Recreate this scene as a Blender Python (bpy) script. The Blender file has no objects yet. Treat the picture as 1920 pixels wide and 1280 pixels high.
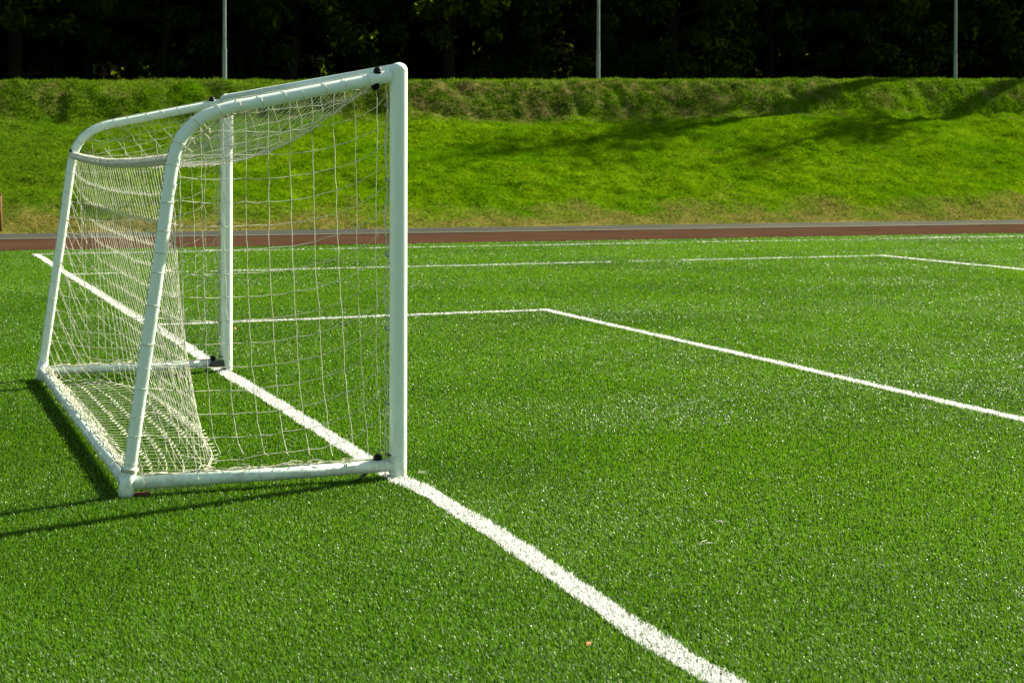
import bpy, math, random
import numpy as np
random.seed(7); RNG = np.random.default_rng(11)
S = bpy.context.scene; COL = S.collection
R = math.radians

# ------------------------------------------------------------------ helpers
def tag(o, label=None, cat=None, group=None, kind=None):
    if label: o['label'] = label
    if cat: o['category'] = cat
    if group: o['group'] = group
    if kind: o['kind'] = kind
    return o
def empty(name, loc=(0, 0, 0), rz=0):
    o = bpy.data.objects.new(name, None); COL.objects.link(o)
    o.location = loc; o.rotation_euler = (0, 0, rz); o.empty_display_size = .1
    return o
class MB:
    """collects verts and faces, builds ONE mesh object"""
    def __init__(s): s.v = []; s.f = []; s.n = 0
    def add(s, v, f):
        v = np.asarray(v, float).reshape(-1, 3); s.v.append(v)
        s.f.extend([tuple(int(i) + s.n for i in q) for q in f]); s.n += len(v)
    def box(s, c, d, bev=0, rz=0):
        x, y, z = d[0] / 2, d[1] / 2, d[2] / 2; b = min(bev, x * .49, y * .49, z * .49)
        if b <= 0:
            P = [(i * x, j * y, k * z) for i in (-1, 1) for j in (-1, 1) for k in (-1, 1)]
            F = [(0, 1, 3, 2), (4, 6, 7, 5), (0, 4, 5, 1), (2, 3, 7, 6), (0, 2, 6, 4), (1, 5, 7, 3)]
        else:
            P = []; F = []
            def ring(xx, yy, zz):
                return [(-xx + b, -yy, zz), (xx - b, -yy, zz), (xx, -yy + b, zz), (xx, yy - b, zz), (xx - b, yy, zz), (-xx + b, yy, zz), (-xx, yy - b, zz), (-xx, -yy + b, zz)]
            for zz, sh in ((-z, b), (-z + b, 0), (z - b, 0), (z, b)): P += ring(x - sh, y - sh, zz) if sh == 0 or True else []
            for k in range(3):
                for i in range(8):
                    j = (i + 1) % 8; F.append((k * 8 + i, k * 8 + j, k * 8 + 8 + j, k * 8 + 8 + i))
            F.append(tuple(range(7, -1, -1))); F.append(tuple(range(24, 32)))
        P = np.array(P); cs, sn = math.cos(rz), math.sin(rz)
        P = np.stack([P[:, 0] * cs - P[:, 1] * sn + c[0], P[:, 0] * sn + P[:, 1] * cs + c[1], P[:, 2] + c[2]], 1)
        s.add(P, F)
    def tube(s, pts, r, n=16, cap=True):
        p = np.asarray(pts, float); m = len(p)
        r = np.full(m, r) if np.isscalar(r) else np.asarray(r, float)
        t = np.zeros_like(p); t[1:-1] = p[2:] - p[:-2]; t[0] = p[1] - p[0]; t[-1] = p[-1] - p[-2]
        t /= np.linalg.norm(t, axis=1)[:, None] + 1e-12
        a = np.array([0, 0, 1.]) if abs(t[0][2]) < .9 else np.array([1., 0, 0])
        u = np.cross(t[0], a); u /= np.linalg.norm(u)
        ang = np.arange(n) * 2 * math.pi / n; V = []
        for i in range(m):
            u = u - t[i] * (u @ t[i]); u /= np.linalg.norm(u) + 1e-12
            w = np.cross(t[i], u)
            V.append(p[i] + r[i] * (np.cos(ang)[:, None] * u + np.sin(ang)[:, None] * w))
        F = [(i * n + j, i * n + (j + 1) % n, (i + 1) * n + (j + 1) % n, (i + 1) * n + j) for i in range(m - 1) for j in range(n)]
        if cap: F += [tuple(range(n - 1, -1, -1)), tuple(range((m - 1) * n, m * n))]
        s.add(np.concatenate(V), F)
    def dome(s, c, r, axis=1, n=14, k=6, full=False, squash=1.):
        """hemisphere (or sphere), axis +1 up / -1 down"""
        lat = np.linspace(-math.pi / 2 if full else 0, math.pi / 2, k + 1); P = []
        for a in lat:
            for j in range(n):
                b = 2 * math.pi * j / n
                P.append((c[0] + r * math.cos(a) * math.cos(b), c[1] + r * math.cos(a) * math.sin(b) * axis, c[2] + axis * squash * r * math.sin(a)))
        F = [(i * n + j, i * n + (j + 1) % n, (i + 1) * n + (j + 1) % n, (i + 1) * n + j) for i in range(k) for j in range(n)]
        s.add(P, F)
    def build(s, name, m, parent=None, smooth=True):
        me = bpy.data.meshes.new(name)
        me.from_pydata(np.concatenate(s.v).tolist(), [], s.f); me.materials.append(m)
        if smooth: me.polygons.foreach_set('use_smooth', [True] * len(me.polygons))
        me.update()
        o = bpy.data.objects.new(name, me); COL.objects.link(o)
        if parent: o.parent = parent
        return o
def soft(o, ang=40):
    me = o.data; me.set_sharp_from_angle(angle=R(ang)); return o
def fast_mesh(name, V, polys, m, parent=None, smooth=False):
    """V Nx3 ; polys list of int arrays [k x n] with the same corner count each"""
    me = bpy.data.meshes.new(name); me.vertices.add(len(V)); me.vertices.foreach_set('co', np.asarray(V, np.float32).ravel())
    L = np.concatenate([q.ravel() for q in polys]).astype(np.int32)
    tot = np.concatenate([np.full(len(q), q.shape[1], np.int32) for q in polys])
    st = np.concatenate([[0], np.cumsum(tot)[:-1]]).astype(np.int32)
    me.loops.add(len(L)); me.loops.foreach_set('vertex_index', L)
    me.polygons.add(len(tot)); me.polygons.foreach_set('loop_start', st)
    if smooth: me.polygons.foreach_set('use_smooth', np.ones(len(tot), bool))
    me.update(calc_edges=True); me.materials.append(m)
    o = bpy.data.objects.new(name, me); COL.objects.link(o)
    if parent: o.parent = parent
    return o
def catmull(P, k=6):
    P = np.asarray(P, float); Q = np.vstack([2 * P[0] - P[1], P, 2 * P[-1] - P[-2]]); out = []
    for i in range(1, len(Q) - 2):
        a, b, c, d = Q[i - 1], Q[i], Q[i + 1], Q[i + 2]
        for t in np.arange(k) / k:
            out.append(.5 * (2 * b + (c - a) * t + (2 * a - 5 * b + 4 * c - d) * t * t + (-a + 3 * b - 3 * c + d) * t ** 3))
    out.append(P[-1]); return np.array(out)
def vnoise(x, y, seed=0):
    """smooth value noise"""
    x = np.asarray(x, float); y = np.asarray(y, float)
    xi = np.floor(x).astype(np.int64); yi = np.floor(y).astype(np.int64); fx = x - xi; fy = y - yi
    fx = fx * fx * (3 - 2 * fx); fy = fy * fy * (3 - 2 * fy)
    def h(a, b):
        n = (a * 374761393 + b * 668265263 + seed * 974634777) & 0x7fffffff
        n = ((n ^ (n >> 13)) * 1274126177) & 0x7fffffff
        return ((n ^ (n >> 16)) & 0xffff) / 65535.
    return (h(xi, yi) * (1 - fx) + h(xi + 1, yi) * fx) * (1 - fy) + (h(xi, yi + 1) * (1 - fx) + h(xi + 1, yi + 1) * fx) * fy

# ------------------------------------------------------------------ materials
class NT:
    def __init__(s, name):
        s.m = bpy.data.materials.new(name); s.m.use_nodes = True; s.t = s.m.node_tree; s.t.nodes.clear()
        s.out = s.n('ShaderNodeOutputMaterial')
        s.pos = s.n('ShaderNodeNewGeometry').outputs['Position']
    def n(s, k, **kw):
        o = s.t.nodes.new(k)
        for a, b in kw.items():
            if a in o.inputs: o.inputs[a].default_value = b
            else: setattr(o, a, b)
        return o
    def l(s, a, b): s.t.links.new(a, b)
    def noise(s, scale, detail=2, rough=.5, vec=None, stretch=None):
        o = s.n('ShaderNodeTexNoise'); o.inputs['Scale'].default_value = scale
        o.inputs['Detail'].default_value = detail; o.inputs['Roughness'].default_value = rough
        v = vec or s.pos
        if stretch:
            mp = s.n('ShaderNodeMapping'); mp.inputs['Scale'].default_value = stretch; s.l(v, mp.inputs['Vector']); v = mp.outputs[0]
        s.l(v, o.inputs['Vector']); return o.outputs['Fac']
    def ramp(s, fac, stops):
        o = s.n('ShaderNodeValToRGB'); e = o.color_ramp.elements
        while len(e) < len(stops): e.new(.5)
        for q, (p, c) in zip(e, stops): q.position = p; q.color = (*c, 1) if len(c) == 3 else c
        s.l(fac, o.inputs[0]); return o.outputs[0]
    def mix(s, fac, a, b):
        o = s.n('ShaderNodeMix', data_type='RGBA')
        for v, i in ((fac, o.inputs[0]), (a, o.inputs[6]), (b, o.inputs[7])):
            if isinstance(v, (int, float)): i.default_value = v
            elif isinstance(v, tuple): i.default_value = (*v, 1)
            else: s.l(v, i)
        return o.outputs[2]
    def mrange(s, v, a, b, c=0., d=1.):
        o = s.n('ShaderNodeMapRange'); o.inputs[1].default_value = a; o.inputs[2].default_value = b
        o.inputs[3].default_value = c; o.inputs[4].default_value = d; s.l(v, o.inputs[0]); return o.outputs[0]
    def math(s, op, a, b):
        o = s.n('ShaderNodeMath', operation=op)
        for v, i in ((a, o.inputs[0]), (b, o.inputs[1])):
            if isinstance(v, (int, float)): i.default_value = v
            else: s.l(v, i)
        return o.outputs[0]
    def xyz(s):
        o = s.n('ShaderNodeSeparateXYZ'); s.l(s.pos, o.inputs[0]); return o.outputs
    def pbr(s, col, rough=.5, spec=.5, metal=0, bump=None, bs=.3, bd=.01, trans=None, tf=.3):
        p = s.n('ShaderNodeBsdfPrincipled'); p.inputs['Roughness'].default_value = rough if isinstance(rough, (int, float)) else .5
        if not isinstance(rough, (int, float)): s.l(rough, p.inputs['Roughness'])
        p.inputs['Specular IOR Level'].default_value = spec; p.inputs['Metallic'].default_value = metal
        if isinstance(col, tuple): p.inputs['Base Color'].default_value = (*col, 1)
        else: s.l(col, p.inputs['Base Color'])
        if bump is not None:
            b = s.n('ShaderNodeBump'); b.inputs['Strength'].default_value = bs; b.inputs['Distance'].default_value = bd
            s.l(bump, b.inputs['Height']); s.l(b.outputs[0], p.inputs['Normal'])
        if trans is not None:
            t = s.n('ShaderNodeBsdfTranslucent')
            if isinstance(trans, tuple): t.inputs[0].default_value = (*trans, 1)
            else: s.l(trans, t.inputs[0])
            mx = s.n('ShaderNodeMixShader'); mx.inputs[0].default_value = tf
            s.l(p.outputs[0], mx.inputs[1]); s.l(t.outputs[0], mx.inputs[2]); s.l(mx.outputs[0], s.out.inputs[0])
        else: s.l(p.outputs[0], s.out.inputs[0])
        return s.m

def m_turf():
    t = NT('turf_blades'); f = t.noise(70, 2, .7)
    c = t.ramp(f, [(.3, (.010, .044, .0005)), (.5, (.040, .127, .001)), (.72, (.097, .245, .003))])
    g = t.noise(.55, 4, .6)
    c = t.mix(t.mrange(g, .35, .7), c, t.ramp(f, [(.3, (.020, .062, .002)), (.5, (.065, .155, .006)), (.72, (.140, .28, .018))]))
    big = t.noise(.13, 3, .5); c = t.mix(t.mrange(big, .40, .60, 0, .30), c, t.mix(.5, c, (.17, .32, .04)))
    # scattered paler, duller yarn patches
    w = t.noise(2.2, 4, .65); c = t.mix(t.mrange(w, .55, .75, 0, .45), c, (.13, .20, .055))
    tc = t.mix(.6, c, (.155, .34, .002))
    return t.pbr(c, t.mrange(t.noise(150, 1), .38, .62, .52, .30), .23, trans=tc, tf=.40)
def m_white_turf():
    t = NT('white_turf_blades'); f = t.noise(60, 2, .7)
    c = t.ramp(f, [(.3, (.60, .61, .59)), (.6, (.80, .81, .79))])
    w = t.noise(7, 3, .6); c = t.mix(t.mrange(w, .55, .8, 0, .3), c, (.34, .37, .26))
    return t.pbr(c, .45, .4, trans=(.8, .8, .78), tf=.42)
def m_base():
    t = NT('turf_backing'); f = t.noise(110, 3, .7)
    c = t.ramp(f, [(.35, (.004, .014, .001)), (.65, (.012, .038, .002))])
    return t.pbr(c, 1., .0, bump=f, bs=.6, bd=.01)
def m_soil():
    t = NT('ground_grass'); c = t.ramp(t.noise(.4, 5, .6), [(.3, (.035, .07, .012)), (.7, (.07, .11, .02))])
    return t.pbr(c, .95, .1)
def m_track():
    t = NT('track_rubber'); f = t.noise(90, 4, .7); g = t.noise(.7, 3)
    c = t.mix(t.mrange(g, .3, .7), t.ramp(f, [(.3, (.032, .017, .010)), (.7, (.058, .030, .018))]), t.ramp(f, [(.3, (.042, .023, .014)), (.7, (.074, .040, .025))]))
    return t.pbr(c, 1., .0, bump=f, bs=.4, bd=.004)
def m_asphalt():
    t = NT('asphalt'); f = t.noise(120, 3, .7); g = t.noise(.9, 4, .6)
    c = t.mix(t.mrange(g, .3, .75), t.ramp(f, [(.3, (.034, .038, .033)), (.7, (.056, .060, .050))]), t.ramp(f, [(.3, (.042, .044, .038)), (.7, (.068, .069, .056))]))
    x, y, z = t.xyz(); c = t.mix(t.math('MULTIPLY', t.mrange(x, 9., 20., 0, .6), t.mrange(g, .3, .6, .4, 1.)), c, (.10, .095, .075))   # paler and more tan towards the right
    return t.pbr(c, 1., .0, bump=f, bs=.4, bd=.004)
def m_kerb():
    t = NT('kerb_concrete'); return t.pbr(t.ramp(t.noise(14, 4), [(.3, (.11, .10, .07)), (.7, (.18, .16, .11))]), .9, .2)
def bank_col(t):
    x, y, z = t.xyz()
    f = t.noise(9, 5, .75); g = t.noise(.5, 5, .65); h = t.noise(1.7, 4, .7, stretch=(.5, 1, 1))
    c = t.ramp(f, [(.3, (.034, .068, .001)), (.5, (.108, .185, .002)), (.7, (.19, .28, .006))])
    c = t.mix(t.mrange(g, .42, .62), c, t.ramp(f, [(.3, (.036, .088, .001)), (.7, (.105, .21, .002))]))
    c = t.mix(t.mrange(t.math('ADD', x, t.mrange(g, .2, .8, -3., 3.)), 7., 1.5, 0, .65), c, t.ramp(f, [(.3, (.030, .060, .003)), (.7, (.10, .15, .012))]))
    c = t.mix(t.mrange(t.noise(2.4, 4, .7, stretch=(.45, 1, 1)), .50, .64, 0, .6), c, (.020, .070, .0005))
    dry = t.ramp(f, [(.3, (.085, .066, .014)), (.7, (.27, .20, .065))])
    c = t.mix(t.math('MULTIPLY', t.mrange(h, .58, .78, 0, .4), t.mrange(t.noise(.16, 3), .40, .58, .2, 1.)), c, dry)                     # scattered straw patches
    # straw band along the foot of the bank
    yy = t.math('ADD', y, t.mrange(t.noise(.7, 4, .65), .25, .75, -1.1, 1.1)); c = t.mix(t.mrange(yy, 27.9, 26.7, 0, .9), c, t.mix(t.mrange(h, .28, .46, .45, 1.), c, dry))
    # rough worn face just under the crest
    fx = t.math('MULTIPLY', t.mrange(x, 5.5, 10.), t.mrange(x, 27., 20.))
    lip = t.math('MULTIPLY', t.mrange(t.math('ADD', y, t.mrange(t.noise(1.1, 3), .2, .8, -.5, .5)), 33.4, 34.3), t.mrange(y, 35.45, 35.2))
    br = t.ramp(t.noise(2.6, 5, .7), [(.38, (.020, .032, .004)), (.5, (.075, .066, .018)), (.64, (.22, .16, .07))])
    c = t.mix(t.math('MULTIPLY', t.math('MULTIPLY', fx, lip), t.mrange(h, .3, .6, .2, 1.)), c, br)
    lip2 = t.math('MULTIPLY', lip, t.mrange(t.noise(.9, 3), .4, .65, 0, .6))
    c = t.mix(lip2, c, br)
    rim = t.math('MULTIPLY', t.mrange(y, 35.15, 35.45), t.mrange(t.noise(1.4, 3, .6, stretch=(.4, 1, 1)), .38, .6, .1, .6)); return t.mix(rim, c, (.17, .15, .04))
def m_bank():
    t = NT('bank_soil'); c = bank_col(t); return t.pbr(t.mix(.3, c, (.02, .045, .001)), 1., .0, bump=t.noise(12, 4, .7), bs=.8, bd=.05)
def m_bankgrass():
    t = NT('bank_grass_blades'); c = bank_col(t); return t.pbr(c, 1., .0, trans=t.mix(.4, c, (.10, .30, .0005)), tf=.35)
def m_paint(name='white_paint', k=0):
    t = NT(name); f = t.noise(9, 5, .7); s = t.noise(26, 5, .8, stretch=(1, 1, .22))
    c = t.mix(t.mrange(f, .45, .75, 0, .35), (.755, .86, .775), (.64, .74, .64))
    c = t.mix(t.mrange(s, .66, .74, 0, .55), c, (.22, .20, .15))
    x, y, z = t.xyz()
    low = t.math('MULTIPLY', t.mrange(z, .28, .0), t.mrange(t.noise(22, 4, .7), .4, .65, 0, .55)); c = t.mix(low, c, (.24, .26, .14))
    return t.pbr(c, t.mrange(f, .3, .7, .26, .42), .5, bump=f, bs=.05, bd=.004)
def m_cord():
    t = NT('net_cord'); f = t.noise(30, 3)
    c = t.ramp(f, [(.35, (.56, .55, .43)), (.65, (.78, .77, .64))]); return t.pbr(c, .7, .2, trans=(.6, .6, .5), tf=.15)
def m_rope():
    t = NT('seam_cord'); return t.pbr(t.ramp(t.noise(45, 3), [(.35, (.38, .36, .24)), (.65, (.66, .64, .50))]), .8, .2)
def m_plain(name, col, rough=.5, spec=.5, var=.25, metal=0):
    t = NT(name); f = t.noise(18, 4, .65); d = tuple(q * (1 - var) for q in col)
    return t.pbr(t.mix(t.mrange(f, .35, .65), col, d), rough, spec, metal)
def m_pole():
    t = NT('pole_steel'); return t.pbr(t.ramp(t.noise(5, 4, .6), [(.3, (.13, .17, .175)), (.7, (.20, .245, .245))]), .55, .4)
def m_bark():
    t = NT('bark'); f = t.noise(9, 5, .7, stretch=(1, 1, .2)); return t.pbr(t.ramp(f, [(.35, (.007, .006, .004)), (.65, (.02, .016, .012))]), .9, .2, bump=f, bs=.7, bd=.03)
def m_leaf(name, a, b, tr):
    t = NT(name); f = t.noise(1.3, 3, .7); return t.pbr(t.ramp(f, [(.35, a), (.65, b)]), .8, .05, trans=tr, tf=.3)
def m_brickwall():
    t = NT('brickwork'); b = t.n('ShaderNodeTexBrick'); mp = t.n('ShaderNodeMapping'); mp.inputs['Rotation'].default_value = (R(90), 0, 0)
    t.l(t.pos, mp.inputs[0]); t.l(mp.outputs[0], b.inputs[0]); b.inputs['Scale'].default_value = 4
    b.inputs['Color1'].default_value = (.10, .05, .035, 1); b.inputs['Color2'].default_value = (.07, .035, .025, 1); b.inputs['Mortar'].default_value = (.10, .09, .08, 1)
    return t.pbr(b.outputs[0], .9, .2)
M = dict(turf=m_turf(), wturf=m_white_turf(), base=m_base(), soil=m_soil(), track=m_track(), asphalt=m_asphalt(), kerb=m_kerb(),
         bank=m_bank(), bgrass=m_bankgrass(), paint=m_paint(), cord=m_cord(), rope=m_rope(), black=m_plain('black_plastic', (.006, .006, .006), .5, .15),
         steel=m_plain('dark_steel', (.05, .06, .05), .5, .5, .4, .3), clip=m_plain('clip_plastic', (.30, .34, .32), .5), pole=m_pole(), bark=m_bark(),
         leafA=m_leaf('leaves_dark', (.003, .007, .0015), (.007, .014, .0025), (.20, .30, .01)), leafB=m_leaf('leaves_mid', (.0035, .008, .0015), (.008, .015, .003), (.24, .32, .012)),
         wall=m_brickwall(), roof=m_plain('roof_tiles', (.06, .05, .045), .8), frame=m_plain('window_frame', (.20, .20, .19), .6), glass=m_plain('window_glass', (.02, .025, .03), .12, .5),
         brick=m_plain('red_brick', (.12, .045, .025), .9, .2, .4), rust=m_plain('rusty_steel', (.16, .06, .025), .85, .2, .4),
         orange=m_plain('orange_leaf', (.62, .16, .05), .6), dark=m_plain('twig', (.03, .022, .015), .8))

# ------------------------------------------------------------------ camera (from a fit to the goal and the pitch lines)
cam = bpy.data.cameras.new('camera'); co = bpy.data.objects.new('camera', cam); COL.objects.link(co); S.camera = co
CX, CY, CZ = -2.3477, -7.5227, 1.5377; YAW = .3725; PIT = .0137; ROL = .0026
co.location = (CX, CY, CZ)
from mathutils import Matrix, Vector
Fw = Vector((math.sin(YAW) * math.cos(PIT), math.cos(YAW) * math.cos(PIT), -math.sin(PIT)))
Rt = Vector((math.cos(YAW), -math.sin(YAW), 0)); Up = Rt.cross(Fw)
R2 = Rt * math.cos(ROL) + Up * math.sin(ROL); U2 = -Rt * math.sin(ROL) + Up * math.cos(ROL)
mt = Matrix((R2, U2, -Fw)).transposed(); co.rotation_euler = mt.to_euler()
cam.sensor_width = 36; cam.lens = 56.926; cam.shift_y = -(640 - 338.62) / 1920
cam.clip_start = .05; cam.clip_end = 1000
cam.dof.use_dof = True; cam.dof.focus_distance = 8.2; cam.dof.aperture_fstop = 8.0

# ------------------------------------------------------------------ light
SAZ = math.atan2(.302, .952); SEL = R(36)
sd = Vector((math.cos(SEL) * math.cos(SAZ), math.cos(SEL) * math.sin(SAZ), math.sin(SEL)))
su = bpy.data.lights.new('sun', 'SUN'); so = bpy.data.objects.new('sun', su); COL.objects.link(so)
su.energy = 5.0; su.angle = R(.55); su.color = (1, .95, .77)
so.rotation_euler = sd.to_track_quat('Z', 'Y').to_euler(); so.location = (20, 5, 20)
w = bpy.data.worlds.new('World'); S.world = w; w.use_nodes = True; nt = w.node_tree
sk = nt.nodes.new('ShaderNodeTexSky'); sk.sky_type = 'NISHITA'; sk.sun_disc = False; sk.sun_elevation = SEL; sk.sun_rotation = math.pi / 2 - SAZ
bg = nt.nodes['Background']; bg.inputs[1].default_value = .062; tn = nt.nodes.new('ShaderNodeMix'); tn.data_type = 'RGBA'; tn.blend_type = 'MULTIPLY'; tn.inputs[0].default_value = 1; tn.inputs[7].default_value = (1, .98, .74, 1); nt.links.new(sk.outputs[0], tn.inputs[6]); nt.links.new(tn.outputs[2], bg.inputs[0])
S.view_settings.view_transform = 'Standard'; S.view_settings.look = 'None'; S.view_settings.exposure = 1.6; S.view_settings.gamma = 1
S.render.engine = 'CYCLES'; S.render.resolution_x = 1024; S.render.resolution_y = 682

# ------------------------------------------------------------------ setting sheets
def sheet(name, x0, x1, y0, y1, z, m, nx=1, ny=1):
    b = MB(); X = np.linspace(x0, x1, nx + 1); Y = np.linspace(y0, y1, ny + 1)
    P = [(a, c, z) for c in Y for a in X]
    F = [(j * (nx + 1) + i, j * (nx + 1) + i + 1, (j + 1) * (nx + 1) + i + 1, (j + 1) * (nx + 1) + i) for j in range(ny) for i in range(nx)]
    b.add(P, F); return tag(b.build(name, m, smooth=False), kind='structure')
sheet('ground', -400, 400, -400, 400, -.06, M['soil'])
sheet('pitch', -30, 70, -35, 20.45, -.0165, M['base'])
sheet('running_track', -60, 110, 20.45, 24.02, -.004, M['track'])
sheet('track_kerb', -60, 110, 24.02, 24.16, .012, M['kerb'])
sheet('asphalt_path', -60, 110, 24.16, 26.9, .0, M['asphalt'])

# ------------------------------------------------------------------ turf blades
def blades(P, w, h, lean, m, name, brush=0.):
    """P Nx3 roots"""
    n = len(P); th = RNG.uniform(0, 2 * math.pi, n); ld = RNG.uniform(0, 2 * math.pi, n)
    side = np.stack([np.cos(th), np.sin(th), np.zeros(n)], 1) * (w / 2)[:, None]
    la = np.abs(RNG.normal(0, lean, n)) + .08; L = np.stack([np.cos(ld) * np.sin(la), np.sin(ld) * np.sin(la), np.cos(la)], 1)
    if brush:
        x, y = P[:, 0], P[:, 1]; bx = vnoise(x * .55, y * .8, 51) + .6 * vnoise(x * 1.9, y * 2.3, 52) - .8; by = vnoise(x * .5, y * .7, 53) + .6 * vnoise(x * 1.7, y * 2.1, 54) - .8
        L[:, 0] += brush * bx; L[:, 1] += brush * by; L /= np.linalg.norm(L, axis=1)[:, None]; ld = np.arctan2(L[:, 1], L[:, 0]); la = np.arccos(np.clip(L[:, 2], -1, 1))
    la2 = np.minimum(la * 1.9 + .2, 1.75); L2 = np.stack([np.cos(ld) * np.sin(la2), np.sin(ld) * np.sin(la2), np.cos(la2)], 1)
    a = P; mid = a + L * (h * .6)[:, None]; tip = mid + L2 * (h * .45)[:, None]
    V = np.stack([a - side, a + side, mid + side * .85, mid - side * .85, tip], 1).reshape(-1, 3)
    i = np.arange(n)[:, None] * 5
    q = i + np.array([[0, 1, 2, 3]]); t = i + np.array([[3, 2, 4]])
    return fast_mesh(name, V, [q, t], m)
def in_view(n, d0, d1, dens_pow, margin=1.17, latk=.316):
    """roots spread over the ground ahead of the camera, thinning with distance"""
    u = RNG.uniform(0, 1, n); e = 2 - dens_pow
    d = (d0 ** e + u * (d1 ** e - d0 ** e)) ** (1 / e)
    lat = RNG.uniform(-1, 1, n) * (latk * margin * d + .35)
    X = CX + Fw.x * d + Rt.x * lat; Y = CY + Fw.y * d + Rt.y * lat
    return X, Y, d
# the pitch lines: (polyline, width, chance of each stretch)
GL = [(-.05, 19.2), (-.02, 18.6), (-.03, 14.6), (-.02, 11.8), (-.03, 8.9), (-.005, 6.4), (-.012, 5.6), (-.03, 4.14), (-.015, 2.8), (-.015, 1.92), (-.02, 1.06), (-.022, .33),
      (-.012, -.11), (.016, -.34), (.016, -.83), (.024, -1.24), (.004, -1.74), (-.012, -2.29), (-.03, -2.77), (-.03, -3.13), (-.016, -3.35), (-.03, -4.2), (0, -6)]
def wob(p0, p1, k, amp, seed):
    t = np.linspace(0, 1, k); P = np.outer(1 - t, p0) + np.outer(t, p1); d = np.array(p1) - np.array(p0); d = d / np.linalg.norm(d)
    o = (vnoise(t * k * .7, t * 0, seed) - .5) * 2 * amp * np.minimum(1, np.minimum(t, 1 - t) * k); return P + np.outer(o, [-d[1], d[0]])
LINES = [('goal_line', 'stuff', catmull(np.array(GL), 3), .100, None),
         ('goal_area_side_line', '', wob((-.0, 7.60), (4.03, 7.76), 12, .02, 3), .062, None),
         ('goal_area_front_line', '', wob((3.995, 7.79), (3.995, -8), 24, .022, 4), .080, None),
         ('penalty_area_side_line', '', wob((0, 14.50), (12.70, 14.53), 26, .03, 5), .056, 'gap'),
         ('penalty_area_front_line', '', wob((12.66, 14.56), (12.66, -3), 26, .03, 6), .065, None),
         ('touchline', '', wob((-.07, 19.22), (45, 19.2), 60, .03, 7), .06, 'faint')]
def seg_dist(X, Y, P):
    best = np.full(len(X), 9.); s = np.zeros(len(X)); acc = 0
    for a, b in zip(P[:-1], P[1:]):
        d = b - a; L = np.hypot(*d); t = np.clip(((X - a[0]) * d[0] + (Y - a[1]) * d[1]) / L ** 2, 0, 1)
        q = np.hypot(X - a[0] - d[0] * t, Y - a[1] - d[1] * t); k = q < best; best[k] = q[k]; s[k] = acc + t[k] * L; acc += L
    return best, s
def keepfac(kind, X, s):
    if kind == 'gap':   # photo: white to about x=5, gone, white again to the corner; faint inside the goal
        f = np.ones(len(X)) * .7; f[(X > 7.87) & (X < 9.07)] = .04; f[(X > 8.2) & (X < 8.7)] = .16; f[(X > .7) & (X < 1.85)] = .1; f[(X > 11.0) & (X < 11.25)] = .35
        return f
    if kind == 'faint': return np.clip(.12 + .55 * vnoise(X * .7, X * 0, 9), .1, 1)
    return np.ones(len(X))
NB = 2300000
X, Y, D = in_view(NB, 3.2, 34., 1.5)
ok = (Y < 20.43); X, Y, D = X[ok], Y[ok], D[ok]
keep = np.ones(len(X), bool)
for nm, _, P, wd, kd in LINES:
    q, s = seg_dist(X, Y, P); inn = (q < wd / 2 + RNG.normal(0, .004, len(X))) & (RNG.uniform(0, 1, len(X)) < keepfac(kd, X, s) * .93); keep &= ~inn
# uneven pile: taller tufts and brushed down patches
def hw(X, Y, D):
    n = len(X); k = np.maximum(D / 5, .8) ** .74
    hh = .0120 + .0035 * vnoise(X * 9, Y * 9, 1) + .002 * vnoise(X * 1.3, Y * 1.3, 2) + RNG.uniform(-.003, .004, n)
    return .0023 * k * RNG.uniform(.7, 1.3, n), hh * (1 + .012 * D)
Xg, Yg, Dg = X[keep], Y[keep], D[keep]; ww, hh = hw(Xg, Yg, Dg)
tag(blades(np.stack([Xg, Yg, np.full(len(Xg), -.015)], 1), ww, hh, .85, M['turf'], 'turf_grass', brush=.65), 'short glossy green artificial turf of the football pitch', 'artificial grass', kind='stuff')
LAB = {}
for nm, _, P, wd, kd in LINES:
    # white tufts set in a strip, denser than the green
    L = np.r_[0, np.cumsum(np.hypot(*np.diff(P, axis=0).T))]; n = int(L[-1] * wd * 38000)
    s = RNG.uniform(0, L[-1], n); px = np.interp(s, L, P[:, 0]); py = np.interp(s, L, P[:, 1])
    i = np.clip(np.searchsorted(L, s) - 1, 0, len(P) - 2); d = P[i + 1] - P[i]; d /= np.hypot(d[:, 0], d[:, 1])[:, None]
    o = RNG.uniform(-1, 1, n) * (wd / 2 + .008 * (vnoise(s * 34, s * 0, 21) - .5) * 2 + .012 * (vnoise(s * 4, s * 0, 22) - .5)); px = px - d[:, 1] * o; py = py + d[:, 0] * o
    D = (px - CX) * Fw.x + (py - CY) * Fw.y; lat = (px - CX) * Rt.x + (py - CY) * Rt.y
    k = (D > 3) & (np.abs(lat) < .42 * D + .5) & (RNG.uniform(0, 1, n) < np.clip((5.5 / np.maximum(D, .1)) ** 1.0, 0, 1)) & (RNG.uniform(0, 1, n) < keepfac(kd, px, s))
    px, py, D = px[k], py[k], D[k]; ww, hh = hw(px, py, D)
    tag(blades(np.stack([px, py, np.full(len(px), -.015)], 1), ww * 1.15, hh * 1.1, .6, M['wturf'], nm), kind='structure')

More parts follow.
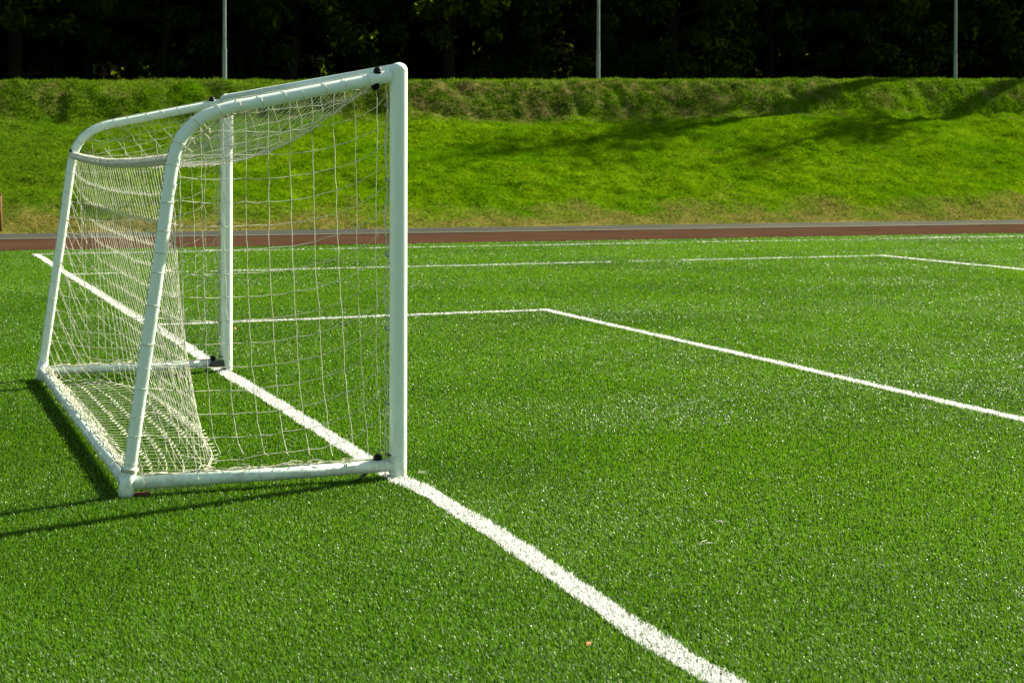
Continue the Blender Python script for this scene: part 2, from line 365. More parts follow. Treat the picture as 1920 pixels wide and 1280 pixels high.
# ------------------------------------------------------------------ bank with its plateau
def ztop(x): return 3.43 + (np.clip(x, -20, 60) - .5) * .0224
def bank_z(x, y):
    zt = ztop(x); zb = zt * .735
    yl = 34.1 + .25 * (vnoise(x * .35, x * 0, 31) - .5)
    t = np.clip((y - 26.35) / (yl - 26.35), 0, 1); low = zb * (t * .93 + .07 * t * t * (3 - 2 * t))
    u = np.clip((y - yl) / (35.5 - yl), 0, 1); z = np.where(y < yl, low, zb + (zt - zb) * np.sin(u * math.pi / 2) ** .9)
    z = z + np.clip(y - 35.5, 0, 200) * .004
    m = np.clip((y - 26.5) / 1.5, 0, 1)
    z = z + m * (.22 * (vnoise(x * .28, y * .5, 32) - .5) + .10 * (vnoise(x * .9, y * 1.3, 33) - .5) + .10 * (vnoise(x * 2.3, y * 3.1, 34) - .5) + .05 * (vnoise(x * 5.1, y * 6.1, 38) - .5)) * np.where(y > 35.2, .25, 1)
    lip = np.clip((y - 33.6) / .5, 0, 1) * np.clip((35.45 - y) / .3, 0, 1)
    z = z + lip * (.05 * (vnoise(x * 1.1, y * 1.2, 35) - .5) + .09 * (vnoise(x * 4.2, y * 3.5, 36) - .5))
    return z - .03 * (1 - m)
xs = np.concatenate([np.arange(-60, -4, 2.), np.arange(-4, 50, .14), np.arange(50, 121, 2.)]); ys = np.concatenate([np.arange(26.3, 36.2, .11), np.arange(36.5, 60, 1.5), [70, 90, 120, 180, 260]])
XX, YY = np.meshgrid(xs, ys); ZZ = bank_z(XX.ravel(), YY.ravel())
nx = len(xs); J, I = np.meshgrid(np.arange(len(ys) - 1), np.arange(nx - 1), indexing='ij'); a = (J * nx + I).ravel()
bo = fast_mesh('bank', np.stack([XX.ravel(), YY.ravel(), ZZ], 1), [np.stack([a, a + 1, a + nx + 1, a + nx], 1)], M['bank'], smooth=True); tag(bo, kind='structure')
n = 330000
X = RNG.uniform(-4, 42, n); Y = 26.3 + 9.6 * RNG.uniform(0, 1, n)
edge = vnoise(X * 1.1, X * 0, 41) * .35; k = Y > 26.3 + edge; X, Y = X[k], Y[k]
tu = vnoise(X * 3, Y * 3, 42); Z = bank_z(X, Y); n = len(X)
lipf = np.clip((Y - 33.7) / .5, 0, 1)
hh = (.035 + .05 * tu ** 2 + .05 * lipf * vnoise(X * 2.2, Y * 2.2, 43)) * RNG.uniform(.6, 1.4, n)
tag(blades(np.stack([X, Y, Z - .008], 1), RNG.uniform(.010, .022, n), hh, .55, M['bgrass'], 'bank_grass'), 'rough mown grass with straw coloured patches on the bank', 'grass', kind='stuff')

# ------------------------------------------------------------------ the goal
W = 4.1818; HP = 2.0
goal = tag(empty('football_goal'), 'white portable football goal with sagging cord net standing on the goal line', 'football goal')
prof = [(-.03, 1.936), (-.25, 1.890), (-.48, 1.842), (-.70, 1.796), (-.838, 1.767), (-.945, 1.725), (-1.022, 1.662), (-1.066, 1.588), (-1.090, 1.497), (-1.112, 1.342), (-1.152, 1.04), (-1.195, .742), (-1.243, .40), (-1.289, .07)]
PR = catmull(np.array([(a, 0, b) for a, b in prof]), 6)
rt_, rp = .0298, .0430
ypos = (0., W)
for y in ypos:
    b = MB(); b.tube([(0, y, -.03), (0, y, .3), (0, y, 1.2), (0, y, HP - .036)], rp, 32, cap=False); b.dome((0, y, HP - .036), rp, 1, 32, 8, squash=.85); b.build('post', M['paint'], goal)
b = MB(); b.tube([(0, .01, 1.956), (0, W / 2, 1.954), (0, W - .01, 1.956)], .041, 32); b.build('crossbar', M['paint'], goal)
for y in ypos:
    P = PR.copy(); P[:, 1] = y; rl = MB(); k = 36
    rl.tube(P, rt_, 20); rl.build('side_frame', M['paint'], goal)
    # corner socket and foot
    ft = MB(); ft.tube([(-1.284, y, .12), (-1.298, y, .03), (-1.302, y, -.026)], [.0335, .036, .034], 18); ft.build('foot', M['paint'], goal)
    bb = MB(); bb.tube([(-.03, y, .047), (-.6, y, .043), (-1.28, y, .048)], .0295, 20); bb.build('base_bar', M['paint'], goal)
b = MB(); b.tube([(-1.292, .02, .05), (-1.292, W / 2, .046), (-1.292, W - .02, .05)], .0295, 20); b.build('base_bar', M['paint'], goal)
UB = catmull(np.array([(-1.088, .02, 1.530), (-1.088, 1.1, 1.510), (-1.088, 2.2, 1.506), (-1.088, 3.2, 1.522), (-1.088, W - .02, 1.552)]), 8)
b = MB(); b.tube(UB, .0165, 18); b.build('rear_bar', M['paint'], goal)
# bolts with black domed caps and dark ground brackets
for y in ypos:
    for x, z, s in ((-.105, 1.921 + .029, 1), (-.118, 1.917 - .027, -1)):
        b = MB(); b.tube([(x, y, z - s * .008), (x, y, z + s * .008)], .022, 18); b.dome((x, y, z + s * .008), .0215, s, 18, 6, squash=.95); b.build('bolt_cap', M['black'], goal)
    s = 1 if y == 0 else -1
    b = MB(); b.dome((-.10, y + s * .008, .085), .021, 1, 18, 8, full=True); b.tube([(-.10, y + s * .008, .045), (-.10, y + s * .008, .08)], .014, 12); b.build('bolt_cap', M['black'], goal)
    b = MB(); b.box((-.072, y + s * .036, .050), (.095, .007, .045), .002); b.box((-.045, y + s * .010, .098), (.022, .055, .006), .001)
    b.tube([(-.115, y + s * .038, .05), (-.16, y + s * .045, .0), (-.175, y + s * .05, -.02)], .009, 8); b.tube([(-.03, y + s * .045, .04), (-.02, y + s * .05, -.02)], .008, 8)
    soft(b.build('bracket', M['steel'], goal))
for y in (W,):
    for z, s in ((1.552 + .03, 1), (1.552 - .03, -1)):
        b = MB(); b.dome((-1.086, y - .0, z - s * .004), .021, s, 16, 6); b.tube([(-1.086, y, z - s * .012), (-1.086, y, z - s * .003)], .022, 14); b.build('bolt_cap', M['black'], goal)
b = MB(); b.dome((-1.086, .03, 1.560), .019, 1, 16, 6); b.build('bolt_cap', M['black'], goal)

# ---- cord net: a mass and spring cloth of knots, relaxed under gravity and a light wind
def relax(N, E, rest, pin, steps=130, inner=14, wind=(0, 0, 0), floor=None, damp=.93, grav=1.):
    N = N.copy(); prev = N.copy(); free = ~pin; w_ = free.astype(float)
    a, b = E[:, 0], E[:, 1]; n = len(N); deg = np.bincount(np.r_[a, b], minlength=n).astype(float)
    g = np.array([wind[0], wind[1], -grav + wind[2]]) * 9.8 * .016 ** 2
    for s in range(steps):
        v = (N - prev) * damp; prev = N.copy(); N[free] += v[free] + g
        for _ in range(inner):
            d = N[b] - N[a]; L = np.linalg.norm(d, axis=1) + 1e-9; ex = np.maximum(L - rest, 0) / L
            ws = w_[a] + w_[b] + 1e-9; ca = (d * (ex * w_[a] / ws)[:, None]); cb = (-d * (ex * w_[b] / ws)[:, None])
            for c in range(3):
                N[:, c] += (np.bincount(a, ca[:, c], n) + np.bincount(b, cb[:, c], n)) / np.maximum(deg, 1) * 1.5 * w_
        if floor is not None:
            q = (N[:, 2] < floor) & free; N[q, 2] = floor; prev[q] = N[q]
    return N
def chain_net(chains, pinpos, slack, wind, floor=None, steps=130, sub=2, jit=.006, cell=None, init=None, grav=1., kink=.0022):
    """chains: list of lists of node keys; pinpos: key->pos for fixed; init: key->start pos"""
    keys = {}; pos = []; pin = []
    def nid(k):
        if k not in keys: keys[k] = len(pos); p = pinpos.get(k); pin.append(p is not None); pos.append(np.array(p if p is not None else init(k), float))
        return keys[k]
    E = []; rest = []; polys = []
    for ch in chains:
        line = [nid(ch[0])]
        for a, b in zip(ch[:-1], ch[1:]):
            ia, ib = nid(a), nid(b); L0 = (cell(a, b) if callable(cell) else cell) if cell else np.linalg.norm(pos[ib] - pos[ia])
            L0 = max(L0, 0) * (1 + slack * random.uniform(.3, 1.7)); prevn = ia
            for q in range(1, sub):
                pos.append(pos[ia] + (pos[ib] - pos[ia]) * q / sub); pin.append(False); m = len(pos) - 1
                E.append((prevn, m)); rest.append(L0 / sub); line.append(m); prevn = m
            E.append((prevn, ib)); rest.append(L0 / sub); line.append(ib)
        polys.append(line)
    N = np.array(pos); pin = np.array(pin); N[~pin] += RNG.normal(0, jit, (int((~pin).sum()), 3))
    N = relax(N, np.array(E), np.array(rest), pin, steps, wind=wind, floor=floor, grav=grav)
    q = RNG.normal(0, 1, (int((~pin).sum()), 3)) * kink; N[~pin] += q
    return N, polys, {k: N[i] for k, i in keys.items()}
def net_mesh(name, N, polys, r, m, knots=None):
    b = MB()
    for l in polys:
        P = N[l]; keepi = [0] + [i for i in range(1, len(P)) if np.linalg.norm(P[i] - P[i - 1]) > 1e-4]
        if len(keepi) < 2: continue
        P = P[keepi]
        if len(P) > 2: P = catmull(P, 2)
        b.tube(P, r, 5, cap=False)
    if knots is not None:
        for p in knots: b.dome(p, r * 1.75, 1, 6, 3, full=True)
    return b.build(name, m, goal)
CELL = .1075; CR = .0016
# side nets: rows and columns clipped to the outline made by post, rail, leg and base bar
poly = np.array([(-.046, .075)] + [(-.046, 1.925)] + [(p[0], p[2]) for p in PR[2:-2]] )
def clip_line(fix, axis):
    """crossings of the outline with x=fix (axis 0) or z=fix (axis 1), sorted"""
    out = []; n = len(poly)
    for i in range(n):
        a, b = poly[i], poly[(i + 1) % n]
        if (a[axis] - fix) * (b[axis] - fix) < 0:
            t = (fix - a[axis]) / (b[axis] - a[axis]); out.append((a + (b - a) * t)[1 - axis])
    return sorted(out)
RISE = lambda x: .17 * math.exp(-(abs(x) - .05) / .16)
def side_net(y, inward, seed, slack):
    random.seed(seed); xs_ = [-.046 - CELL * (k + .55) for k in range(12)]; zs_ = [.075 + CELL * (k + .8) for k in range(18)]
    pinp = {}; chains = []; ip = {}
    def shear(x, z): return x + .11 * (1 - z / 1.9) * min(1, (-x - .05) / .25)       # columns drift towards the post as they fall
    for i, x in enumerate(xs_):
        c = clip_line(x, 0)
        if len(c) < 2: continue
        z0, z1 = c[0], c[-1]; ks = [('n', i, j) for j, z in enumerate(zs_) if z0 + .02 < z < z1 - .02]
        if not ks: continue
        a, b = ('b', i), ('t', i); pinp[a] = (shear(x, z0), y + inward * .01, z0); pinp[b] = (x, y + inward * .005, z1)
        chains.append([a] + ks + [b])
    for j, z in enumerate(zs_):
        c = clip_line(z, 1)
        if len(c) < 2: continue
        x0, x1 = c[0], c[-1]; ks = [('n', i, j) for i, x in enumerate(xs_) if x0 + .02 < x < x1 - .02]; ks = ks[::-1]
        if not ks: continue
        a, b = ('l', j), ('p', j); pinp[a] = (x0, y + inward * .01, z); pinp[b] = (-.05 - .012 * random.random(), y + inward * .012, min(z + RISE(-.05), 1.93))
        chains.append([a] + ks + [b])
    have = {}
    for ch in chains:
        for k in ch: have[k] = have.get(k, 0) + 1
    init = lambda k: (shear(xs_[k[1]], zs_[k[2]]), y + inward * .02, min(zs_[k[2]] + RISE(xs_[k[1]]), 1.93 + .2 * xs_[k[1]] - .03))
    N, pl, kp = chain_net(chains, pinp, slack, (.03, .12 * inward, 0), floor=.0, steps=90, grav=.16, init=init, cell=None, jit=.007)
    kn = [p for k, p in kp.items() if k[0] == 'n']
    net_mesh('side_net', N, pl, CR, M['cord'], kn)
side_net(0., 1, 5, .014); side_net(W, -1, 9, .03)
# roof net
random.seed(21)
nyr, nxr = 42, 10
def roofpos(i, j):
    y = .015 + (W - .03) * i / nyr; t = j / nxr
    k = int(round(t * (len(PR) * .62))); 
    xr = -.05 - (1.088 - .05) * t; zr = 1.925 + (np.interp(y, UB[:, 1], UB[:, 2]) - 1.925) * t
    return (xr, y, zr)
railx = PR[:, 0][::-1]; railz = PR[:, 2][::-1]
top = PR[PR[:, 2] > 1.5]; sL = np.r_[0, np.cumsum(np.linalg.norm(np.diff(top, axis=0), axis=1))]
def railp(t, y): s = t * sL[-1]; return (np.interp(s, sL, top[:, 0]), y, np.interp(s, sL, top[:, 2]) - .03)
pinp = {}; chains = []
for i in range(nyr + 1):
    pinp[(i, 0)] = (-.045, .015 + (W - .03) * i / nyr, 1.93); q = roofpos(i, nxr); pinp[(i, nxr)] = (q[0] + .012, q[1], q[2] + .018)
for j in range(nxr + 1):
    if (0, j) not in pinp: pinp[(0, j)] = railp(j / nxr, .022); pinp[(nyr, j)] = railp(j / nxr, W - .022)
for j in range(nxr + 1): chains.append([(i, j) for i in range(nyr + 1)]) if j not in (0,) else None
for i in range(1, nyr): chains.append([(i, j) for j in range(nxr + 1)])
N, pl, kp = chain_net(chains, pinp, .02, (.0, 0, 0), steps=110, grav=.6, init=lambda k: roofpos(*k), jit=.01, cell=.0995)
net_mesh('roof_net', N, pl, CR, M['cord'], [p for k, p in kp.items() if 0 < k[0] < nyr and 0 < k[1] < nxr])
# back net: hangs from the rear bar, bellies into the goal and lies back over the turf to the base bar
random.seed(33)
nyb, nxb = 44, 20
def backinit(k):
    i, j = k; y = .02 + (W - .04) * i / nyb; t = j / nxb * 1.80; e = math.sin(math.pi * i / nyb) ** .35
    zb = float(np.interp(y, UB[:, 1], UB[:, 2])); L1 = 1.45
    if t < L1: q = t / L1; x = -1.088 + (.34 * e) * q; z = zb * (1 - q) + .0
    else: q = (t - L1) / (1.80 - L1); x = -1.088 + (.34 * e) - (.2 + (.34 * e)) * q; z = .01 + .06 * q ** 3
    return (x + .035 * e * math.sin(i * .83) * min(1, j / 5), y + .02 * math.sin(i * 1.9 + 1) * min(1, j / 5), z)
pinp = {}; chains = []
leg = PR[PR[:, 2] < 1.5]; lz = leg[:, 2][::-1]; lx = leg[:, 0][::-1]
for i in range(nyb + 1):
    y = .02 + (W - .04) * i / nyb
    pinp[(i, 0)] = (-1.088, y, float(np.interp(y, UB[:, 1], UB[:, 2])) - .02); pinp[(i, nxb)] = (-1.270, y, .075)
for j in range(1, nxb):
    for i, y in ((0, .025), (nyb, W - .025)):
        if j % 2 == 0 or random.random() < .4:
            z = 1.49 * (1 - j / nxb) + .06; pinp[(i, j)] = (float(np.interp(z, lz, lx)) + .02, y, z)
for j in range(1, nxb + 1): chains.append([(i, j) for i in range(nyb + 1)])
for i in range(nyb + 1): chains.append([(i, j) for j in range(nxb + 1)])
N, pl, kp = chain_net(chains, pinp, .05, (.21, -.04, 0), floor=.004, steps=240, init=backinit, jit=.014, kink=.0013, cell=lambda a, b: .0925 * (1 if a[0] == b[0] else 1.13) * ((1 - .20 * math.exp(-a[0] / 5.) - .08 * math.exp(-(nyb - a[0]) / 4.)) if a[0] == b[0] else 1))
net_mesh('back_net', N, pl, CR * .95, M['cord'], [p for k, p in kp.items() if 0 < k[0] < nyb and 0 < k[1] < nxb])

# lacing cords wound round the tubes
def helix(path, r, pitch, start=0, jitter=.25, k=12, loose=.0, plain=False):
    path = np.asarray(path, float); L = np.r_[0, np.cumsum(np.linalg.norm(np.diff(path, axis=0), axis=1))]
    n = int(L[-1] / pitch * k); s = np.linspace(0, L[-1], n); P = np.stack([np.interp(s, L, path[:, c]) for c in range(3)], 1)
    t = np.gradient(P, axis=0); t /= np.linalg.norm(t, axis=1)[:, None]; a = np.array([0, 1., 0]) if abs(t[0][1]) < .8 else np.array([0, 0, 1.])
    u = np.cross(t, a); u /= np.linalg.norm(u, axis=1)[:, None]; v = np.cross(t, u)
    # most of each pitch runs along the tube, the wrap itself is quick
    ph = s / pitch + start + jitter * (vnoise(s / pitch * .9, s * 0, int(path[0][1] * 10) + 3) - .5); fr = ph - np.floor(ph); an = 2 * math.pi * (np.floor(ph) + np.clip((fr - .4) / .16, 0, 1)) + math.pi
    if plain: an = 2 * math.pi * ph
    rr = r + .003 + loose * np.abs(np.sin(ph * 2.3)) * vnoise(s * 20, s * 0, 5)
    return P + u * (np.cos(an) * rr)[:, None] + v * (np.sin(an) * rr)[:, None]
rl = PR[2:int(len(PR))]
for y in ypos:
    b = MB(); P = rl.copy(); P[:, 1] = y; b.tube(helix(P, rt_ + .001, CELL, .1, .5, 40, .003), .0016, 5); b.build('lacing', M['cord'], goal)
    # cord along the base bar with loose loops
    b = MB(); xs2 = np.linspace(-1.25, -.06, 60); z = .079 + .006 * np.sin(xs2 * 31) * vnoise(xs2 * 9, xs2 * 0, 4); yy = y + (1 if y == 0 else -1) * (.006 + .008 * vnoise(xs2 * 12, xs2 * 0, 8))
    b.tube(np.stack([xs2, yy, z], 1), .0042, 6); b.tube(np.stack([xs2, yy + .006 * np.sin(xs2 * 60), z + .005 * np.cos(xs2 * 55)], 1), .003, 5)
    b.tube(helix([(-1.25, y, .045), (-.9, y, .045)], .030, CELL * 1.1, .3, .6, 20, .012), .002, 5)
    rr = random.Random(int(y * 10) + 3)
    for q in range(16):
        c = -1.2 + 1.1 * rr.random(); aa = np.linspace(0, 2 * math.pi * rr.uniform(.5, .9), 12) + rr.random() * 6; R0 = rr.uniform(.012, .028)
        b.tube(np.stack([c + R0 * np.cos(aa) * 1.4, y + .004 + .022 * np.sin(aa * .7 + q), .078 + R0 * .6 * (np.sin(aa) + 1) * .6], 1), .0019, 5)
    b.build('lacing', M['rope'], goal)
b = MB(); b.tube(helix(UB, .0180, .0468, 0, .2, 18, plain=True), .0048, 6); b.tube(helix(UB, .0225, .0936, .2, .5, 30), .0026, 6); b.build('lacing', M['cord'], goal)
b = MB(); ys2 = np.linspace(.05, W - .05, 300); rr = random.Random(4)
for q in range(5):
    b.tube(np.stack([-1.277 + .012 * q * .6 - .012 + .012 * (vnoise(ys2 * 14, ys2 * 0, 60 + q) - .5) * 2, ys2, .076 + .006 * vnoise(ys2 * 17, ys2 * 0, 70 + q) + .003 * (q % 2)], 1), .0026, 5)
for q in range(80):
    c = rr.uniform(.06, W - .06); R0 = rr.uniform(.008, .020); a0 = rr.random() * 6; aa = np.linspace(0, rr.uniform(2.5, 5.5), 9) + a0
    b.tube(np.stack([-1.272 + R0 * np.cos(aa) + rr.uniform(-.012, .02), c + R0 * 1.3 * np.sin(aa), .078 + .010 * np.sin(aa * 1.3 + q) + .006], 1), .002, 5)
b.tube(helix([(-1.292, .05, .05), (-1.292, W - .05, .05)], .030, .095, 0, .5, 18, .01), .0022, 5)
b.build('lacing', M['cord'], goal)
# border cord behind each post, thick seam cord under the near rail, short tight coil at the head of the far post
for y in ypos:
    s = 1 if y == 0 else -1; z = np.linspace(.08, 1.9, 90); b = MB()
    b.tube(np.stack([-.055 + .006 * np.sin(z * 19), y + s * .012 + .004 * np.sin(z * 23), z], 1), .0026, 6); b.tube(np.stack([-.060 + .007 * np.cos(z * 17 + 1), y + s * .012 + .005 * np.cos(z * 29), z], 1), .0022, 5)
    b.build('border_cord', M['cord'], goal)
    for z in (1.78, 1.42, 1.06, .70, .34):
        b = MB(); b.tube([(-.036, y + s * .006, z), (-.056, y + s * .012, z + .003), (-.064, y + s * .015, z + .016), (-.056, y + s * .012, z + .024)], .0045, 8); b.build('net_clip', M['clip'], goal)
b = MB(); P = catmull(np.array([(-.70, .02, 1.765), (-.76, .026, 1.745), (-.85, .03, 1.728), (-.93, .035, 1.66), (-.99, .04, 1.62), (-1.03, .03, 1.56)]), 6)
b.tube(P, .0048, 6); b.tube(P + np.stack([0 * P[:, 0], .004 * np.sin(np.arange(len(P)) * 1.3), .004 * np.cos(np.arange(len(P)) * 1.3)], 1), .0036, 5)
for i in (0, 11, 17, 24):
    p = P[i]; b.dome(p, .011, 1, 8, 4, full=True); b.tube([p, p + np.array([-.018, 0, .022])], .0026, 5); b.tube([p, p + np.array([.012, 0, -.02])], .0026, 5)
b.build('seam_cord', M['rope'], goal)
b = MB(); b.tube(helix([(.028, W - .028, 1.60), (.028, W - .028, 1.90)], .010, .017, 0, 0, 10), .0036, 5); b.build('cord_coil', M['cord'], goal)
# the cord tied round the near leg foot
b = MB()
for z in (.105, .111, .117): b.tube([(-1.284 + (.037) * math.cos(a), .037 * math.sin(a), z + .004 * math.sin(a)) for a in np.linspace(0, 2 * math.pi, 20)], .0028, 5, cap=False)
b.build('tie', M['rope'], goal)

# ------------------------------------------------------------------ small things round the goal
def brick(x, y, rz, label):
    o = MB(); o.box((0, 0, 0), (.07, .05, .020), .003); ob = soft(o.build('brick', M['brick'])); ob.location = (x, y, -.0105); ob.rotation_euler = (0, 0, rz)
    tag(ob, label, 'brick', 'bricks propping the goal frame')
brick(-1.17, W - .035, .1, 'flat red brick under the far side bar of the goal')
brick(-1.225, .0, -.05, 'flat red brick under the near side bar of the goal')
def leaf(x, y, s, rz, label):
    k = MB(); n = 10; pts = []
    for i in range(n + 1):
        t = i / n; wv = math.sin(math.pi * t ** .8) * .38; pts.append(((t - .5) * s, wv * s, .18 * s * math.sin(t * 3) + .1 * s)); 
    lo = [(p[0], -p[1], p[2]) for p in pts]; mi = [(p[0], 0, p[2] - .08 * s) for p in pts]
    F = []
    for i in range(n): F += [(i, i + 1, n + 2 + i, n + 1 + i), (n + 1 + i, n + 2 + i, 2 * n + 3 + i, 2 * n + 2 + i)]
    k.add(pts + mi + lo, F); k.tube([(.45 * s, 0, .1 * s), (.8 * s, .05 * s, .03 * s)], .03 * s, 5)
    o = k.build('fallen_leaf', M['orange']); o.location = (x, y, .004); o.rotation_euler = (.2, -.2, rz); tag(o, label, 'leaf', 'leaves dropped on the turf')
def px(x, y, z=0):
    f = 3036.07; d = Fw + R2 * ((x - 960) / f) - U2 * ((y - 338.62) / f); t = (z - CZ) / d.z; return CX + d.x * t, CY + d.y * t
a, c = px(1104, 1210); leaf(a, c, .022, .6, 'small orange leaf on the turf left of the goal line near the picture bottom')
a, c = px(440, 617); leaf(a, c, .035, 1.9, 'small red orange leaf on the turf beside the foot of the far goalpost')
def scrap(x, y, L, label, seed, m='cord', rr_=.0012):
    r = random.Random(seed); k = MB()
    for q in range(3):
        P = [(0, 0, .0)]; a0 = r.uniform(-.5, .5)
        for i in range(5): a0 += r.uniform(-.7, .7); P.append((P[-1][0] + L / 5 * math.cos(a0), P[-1][1] + L / 5 * math.sin(a0), r.uniform(.002, .009)))
        k.tube(catmull(np.array(P), 3), rr_, 5)
    o = k.build('cord_scrap' if m == 'cord' else 'twig', M[m]); o.location = (x, y, .002); o.rotation_euler = (0, 0, -YAW + r.uniform(-.3, .3)); return tag(o, label, 'cord scrap' if m == 'cord' else 'twig')
for (u, v, L, lb, sd_) in ((1338, 980, .05, 'pale cord scrap on the turf, farther of two right of the goal line', 1), (1312, 1022, .07, 'pale cord scrap on the turf, nearer of two right of the goal line', 2),
                          (1906, 690, .11, 'pale cord scrap at the right edge of the picture beyond the goal area line', 3), (784, 887, .06, 'pale cord end lying by the foot of the near goalpost', 4)):
    a, c = px(u, v); scrap(a, c, L, lb, sd_)
a, c = px(1092, 1085); scrap(a, c, .03, 'tiny dark twig on the far edge of the white goal line', 6, 'dark', .0012)
# rusty post stump on the left at the foot of the bank
rp_ = tag(empty('rusty_post', (.02 - .085, 26.62, .02)), 'rusty brown steel post at the left edge of the picture at the bank foot', 'post')
a, c = px(2.2, 437.6); rp_.location = (a - .035, c, .0)
b = MB(); b.tube([(0, 0, -.05), (0, 0, .78)], .05, 20); b.build('shaft', M['rust'], rp_); b = MB(); b.tube([(0, 0, .78), (0, 0, .792)], .058, 20); b.dome((0, 0, .792), .05, 1, 20, 4, squash=.3); b.build('cap', M['rust'], rp_)

# ------------------------------------------------------------------ poles on the plateau
def ray_at(x, Yt):
    d = Fw + R2 * ((x - 960) / 3036.07); t = (Yt - CY) / d.y; return CX + d.x * t
pole = None
for i, (u, Yp, lb) in enumerate(((421, 43., 'left of the three slim pale poles on top of the bank, above the goal frame'), (1121, 43.3, 'middle of the three slim pale poles on top of the bank'), (1790, 43.4, 'right of the three slim pale poles on top of the bank'))):
    x = ray_at(u, Yp); z = float(bank_z(np.array([x]), np.array([Yp]))[0])
    if pole is None:
        pole = empty('steel_pole', (x, Yp, z))
        b = MB(); b.tube([(0, 0, -.1), (0, 0, 1.25)], .066, 20); soft(b.build('lower_tube', M['pole'], pole)); b = MB(); b.tube([(0, 0, 1.25), (0, 0, 1.30)], .072, 20); soft(b.build('collar', M['pole'], pole))
        b = MB(); b.tube([(0, 0, 1.30), (0, 0, 8.)], [.054, .044], 20); soft(b.build('upper_tube', M['pole'], pole)); b = MB(); b.dome((0, 0, 8.), .05, 1, 16, 4, squash=.6); b.build('cap', M['pole'], pole)
        t = pole
    else:
        t = pole.copy(); COL.objects.link(t); t.location = (x, Yp, z)
        for ch in list(pole.children): c2 = ch.copy(); COL.objects.link(c2); c2.parent = t
    tag(t, lb, 'pole', 'slim poles on top of the bank')

# ------------------------------------------------------------------ trees
def tree_meshes(seed, H, crown_r, z0, nclump, per, leafsize, mat, spread=1., lean=0):
    rg = np.random.default_rng(seed); r = random.Random(seed); tb = MB(); ends = []
    bend = [(r.uniform(-.25, .25), r.uniform(-.25, .25)) for _ in range(7)]
    tp = []; 
    for i in range(9): q = i / 8; tp.append((lean * q * H + .3 * math.sin(q * 3 + seed), .25 * math.sin(q * 4 + seed * 2), -.2 + q * H * .9))
    tp = catmull(np.array(tp), 3); rad = np.interp(np.linspace(0, 1, len(tp)), [0, .05, .5, 1], [H * .026, H * .018, H * .011, H * .002]); tb.tube(tp, rad, 12)
    for k in range(26):
        q = r.uniform(z0 / H + .02, .92); i = int(q * (len(tp) - 1)); p = tp[i]; a = r.uniform(0, 6.28); L = crown_r * (1.05 - .75 * abs(q - .42)) * r.uniform(.6, 1.05)
        up = r.uniform(.1, .7); P = [p]
        for s in range(1, 6): u = s / 5; P.append(p + np.array([math.cos(a + .2 * s) * L * u, math.sin(a + .2 * s) * L * u, L * up * u ** 1.3 - .10 * L * u ** 3]))
        P = catmull(np.array(P), 2); tb.tube(P, np.linspace(rad[i] * .5, .012, len(P)), 6); ends += [P[len(P) // 2], P[-3], P[-1]]
    # leaf clusters round the limb ends and through the crown
    C = [e for e in ends]
    while len(C) < nclump:
        q = rg.uniform(0, 1) ** .8; z = z0 + (H - z0) * q; rr = crown_r * math.sqrt(max(0, 1 - (abs(q - .38) / .64) ** 2.2)) ; a = rg.uniform(0, 6.28); d = rr * rg.uniform(.25, 1.0) ** .6
        C.append(np.array([math.cos(a) * d + lean * z, math.sin(a) * d, z]))
    C = np.array(C[:nclump]); n = nclump * per; cid = np.repeat(np.arange(nclump), per); cs = rg.uniform(.35, .95, nclump) * spread
    o = rg.normal(0, 1, (n, 3)); o /= np.linalg.norm(o, axis=1)[:, None]; o *= (rg.uniform(0, 1, n) ** .5)[:, None]; o[:, 2] *= .7
    P = C[cid] + o * cs[cid][:, None]; P[:, 2] -= .25 * np.abs(o[:, 0]) * cs[cid]
    nrm = o + rg.normal(0, .6, (n, 3)) + np.array([0, 0, .4]); nrm /= np.linalg.norm(nrm, axis=1)[:, None]
    u = np.cross(nrm, rg.normal(0, 1, (n, 3))); u /= np.linalg.norm(u, axis=1)[:, None]; v = np.cross(nrm, u); s = leafsize * rg.uniform(.6, 1.3, n)
    V = np.stack([P - u * s[:, None], P + v * (s * .55)[:, None], P + u * s[:, None], P - v * (s * .55)[:, None]], 1).reshape(-1, 3)
    q = np.arange(n)[:, None] * 4 + np.array([[0, 1, 2, 3]])
    return tb, V, q, mat
protos = []
LBL = []
def plant(kind, x, y, rz, sc, label, name='broadleaf_tree', group='dark trees behind the bank'):
    z = float(bank_z(np.array([x]), np.array([y]))[0])
    if protos[kind][1] is None:
        tb, V, q, mat = protos[kind][0]; t = empty(name); tr = tb.build('trunk', M['bark'], t); cr = fast_mesh('crown', V, [q], mat, t); protos[kind][1] = t
    else:
        s = protos[kind][1]; t = s.copy(); COL.objects.link(t)
        for ch in list(s.children): c2 = ch.copy(); COL.objects.link(c2); c2.parent = t
    t.location = (x, y, z - .05); t.rotation_euler = (0, 0, rz); t.scale = (sc, sc, sc); tag(t, label, 'tree', group); return t
protos.append([tree_meshes(1, 12.5, 4.1, .6, 330, 95, .13, M['leafA']), None])
protos.append([tree_meshes(2, 13.5, 4.4, 1.1, 340, 95, .14, M['leafB']), None])
protos.append([tree_meshes(3, 11.5, 4.0, .4, 330, 95, .12, M['leafA']), None])
rr = random.Random(12)
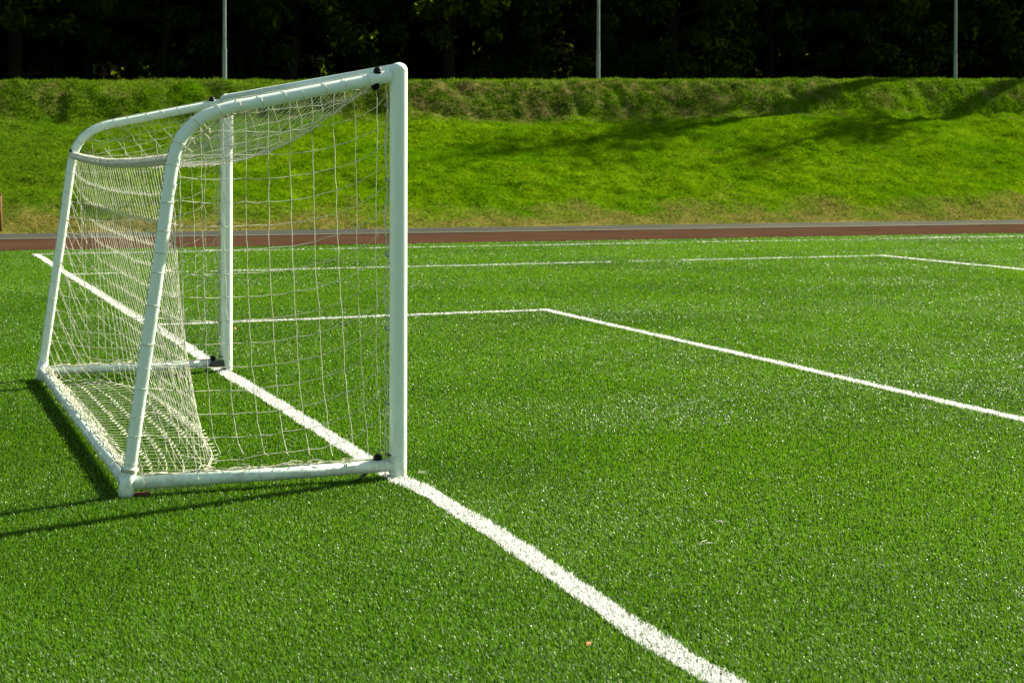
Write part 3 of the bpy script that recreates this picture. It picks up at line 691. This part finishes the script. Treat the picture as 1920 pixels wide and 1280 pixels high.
for row, (Y0, x0, x1, st) in enumerate(((53., -3., 66., 5.1), (58.5, -5., 68., 5.2), (64., -4., 70., 5.6))):
    x = x0; k = 0
    while x < x1:
        yy = Y0 + rr.uniform(-1.1, 1.1); xx = x + rr.uniform(-.8, .8)
        u = 0
        dd = (xx - CX) * Fw.x + (yy - CY) * Fw.y; la = (xx - CX) * Rt.x + (yy - CY) * Rt.y; u = 960 + 3036 * la / dd
        rown = ('front', 'middle', 'rearmost')[row]
        if u < 400: rel = 'left of the left pole'
        elif u < 1100: rel = 'between the left and middle poles'
        elif u < 1780: rel = 'between the middle and right poles'
        elif u < 2050: rel = 'at and just past the right pole'
        else: rel = 'past the right edge of the picture'
        LBL.append((row, rown, rel, plant((k + row) % 3, xx, yy, rr.uniform(0, 6.28), rr.uniform(.9, 1.15), 'x'), u)); x += st; k += 1
ORD = ['first', 'second', 'third', 'fourth', 'fifth', 'sixth', 'seventh', 'eighth', 'ninth']
from collections import defaultdict
gr = defaultdict(list)
for r_, rn, rel, o, u in LBL: gr[(rn, rel)].append((u, o))
for (rn, rel), L in gr.items():
    L.sort(key=lambda q: q[0])
    for i, (u, o) in enumerate(L):
        o['label'] = f'{rn} row tree {rel}' + (f', {ORD[i]} from the left' if len(L) > 1 else '')
# tall thin crowned tree right of the view: it throws the branching shadow over the bank
protos.append([tree_meshes(8, 19.5, 1.6, 13., 60, 15, .12, M['leafB'], lean=-.02, spread=1.7), None])
plant(3, 37.6, 38.95, .4, 1.05, 'tall slender tree on the bank top right of the picture, casting the branching shadow', 'slender_tree', 'slender trees at the right')
plant(3, 42.2, 38.6, 2.4, .95, 'second slender tree farther right on the bank top, beyond the first', 'slender_tree', 'slender trees at the right')

# ------------------------------------------------------------------ long brick building behind the trees
bd = tag(empty('brick_building', (22, 76, 4.)), 'long dark brick building hardly visible in the shade behind the trees', 'building')
b = MB(); b.box((0, 5, 5.4), (110, 10, 11.), .0); b.build('wall', M['wall'], bd, smooth=False)
b = MB(); v = [(-56, -.6, 10.92), (56, -.6, 10.92), (56, 10.6, 10.92), (-56, 10.6, 10.92), (-52, 5, 14.2), (52, 5, 14.2)]
b.add(v, [(0, 1, 5, 4), (2, 3, 4, 5), (1, 2, 5), (3, 0, 4), (3, 2, 1, 0)]); b.build('roof', M['roof'], bd, smooth=False)
wp = None
for k in range(16):
    for fl in range(3):
        x = -45 + k * 6.; z = 1.9 + fl * 3.3
        if wp is None:
            f = MB()
            for c, d in (((0, -.03, .85), (1.5, .1, .09)), ((0, -.03, -.85), (1.6, .16, .09)), ((-.72, -.03, 0), (.08, .1, 1.61)), ((.72, -.03, 0), (.08, .1, 1.61)), ((0, -.03, 0), (.06, .08, 1.61))): f.box(c, d)
            wp = f.build('window', M['frame'], bd, smooth=False); g = MB(); g.box((0, -.006, 0), (1.36, .02, 1.6)); gp = g.build('pane', M['glass'], wp, smooth=False); wi = wp
        else:
            wi = wp.copy(); COL.objects.link(wi); g2 = gp.copy(); COL.objects.link(g2); g2.parent = wi
        wi.location = (x, 0, z)
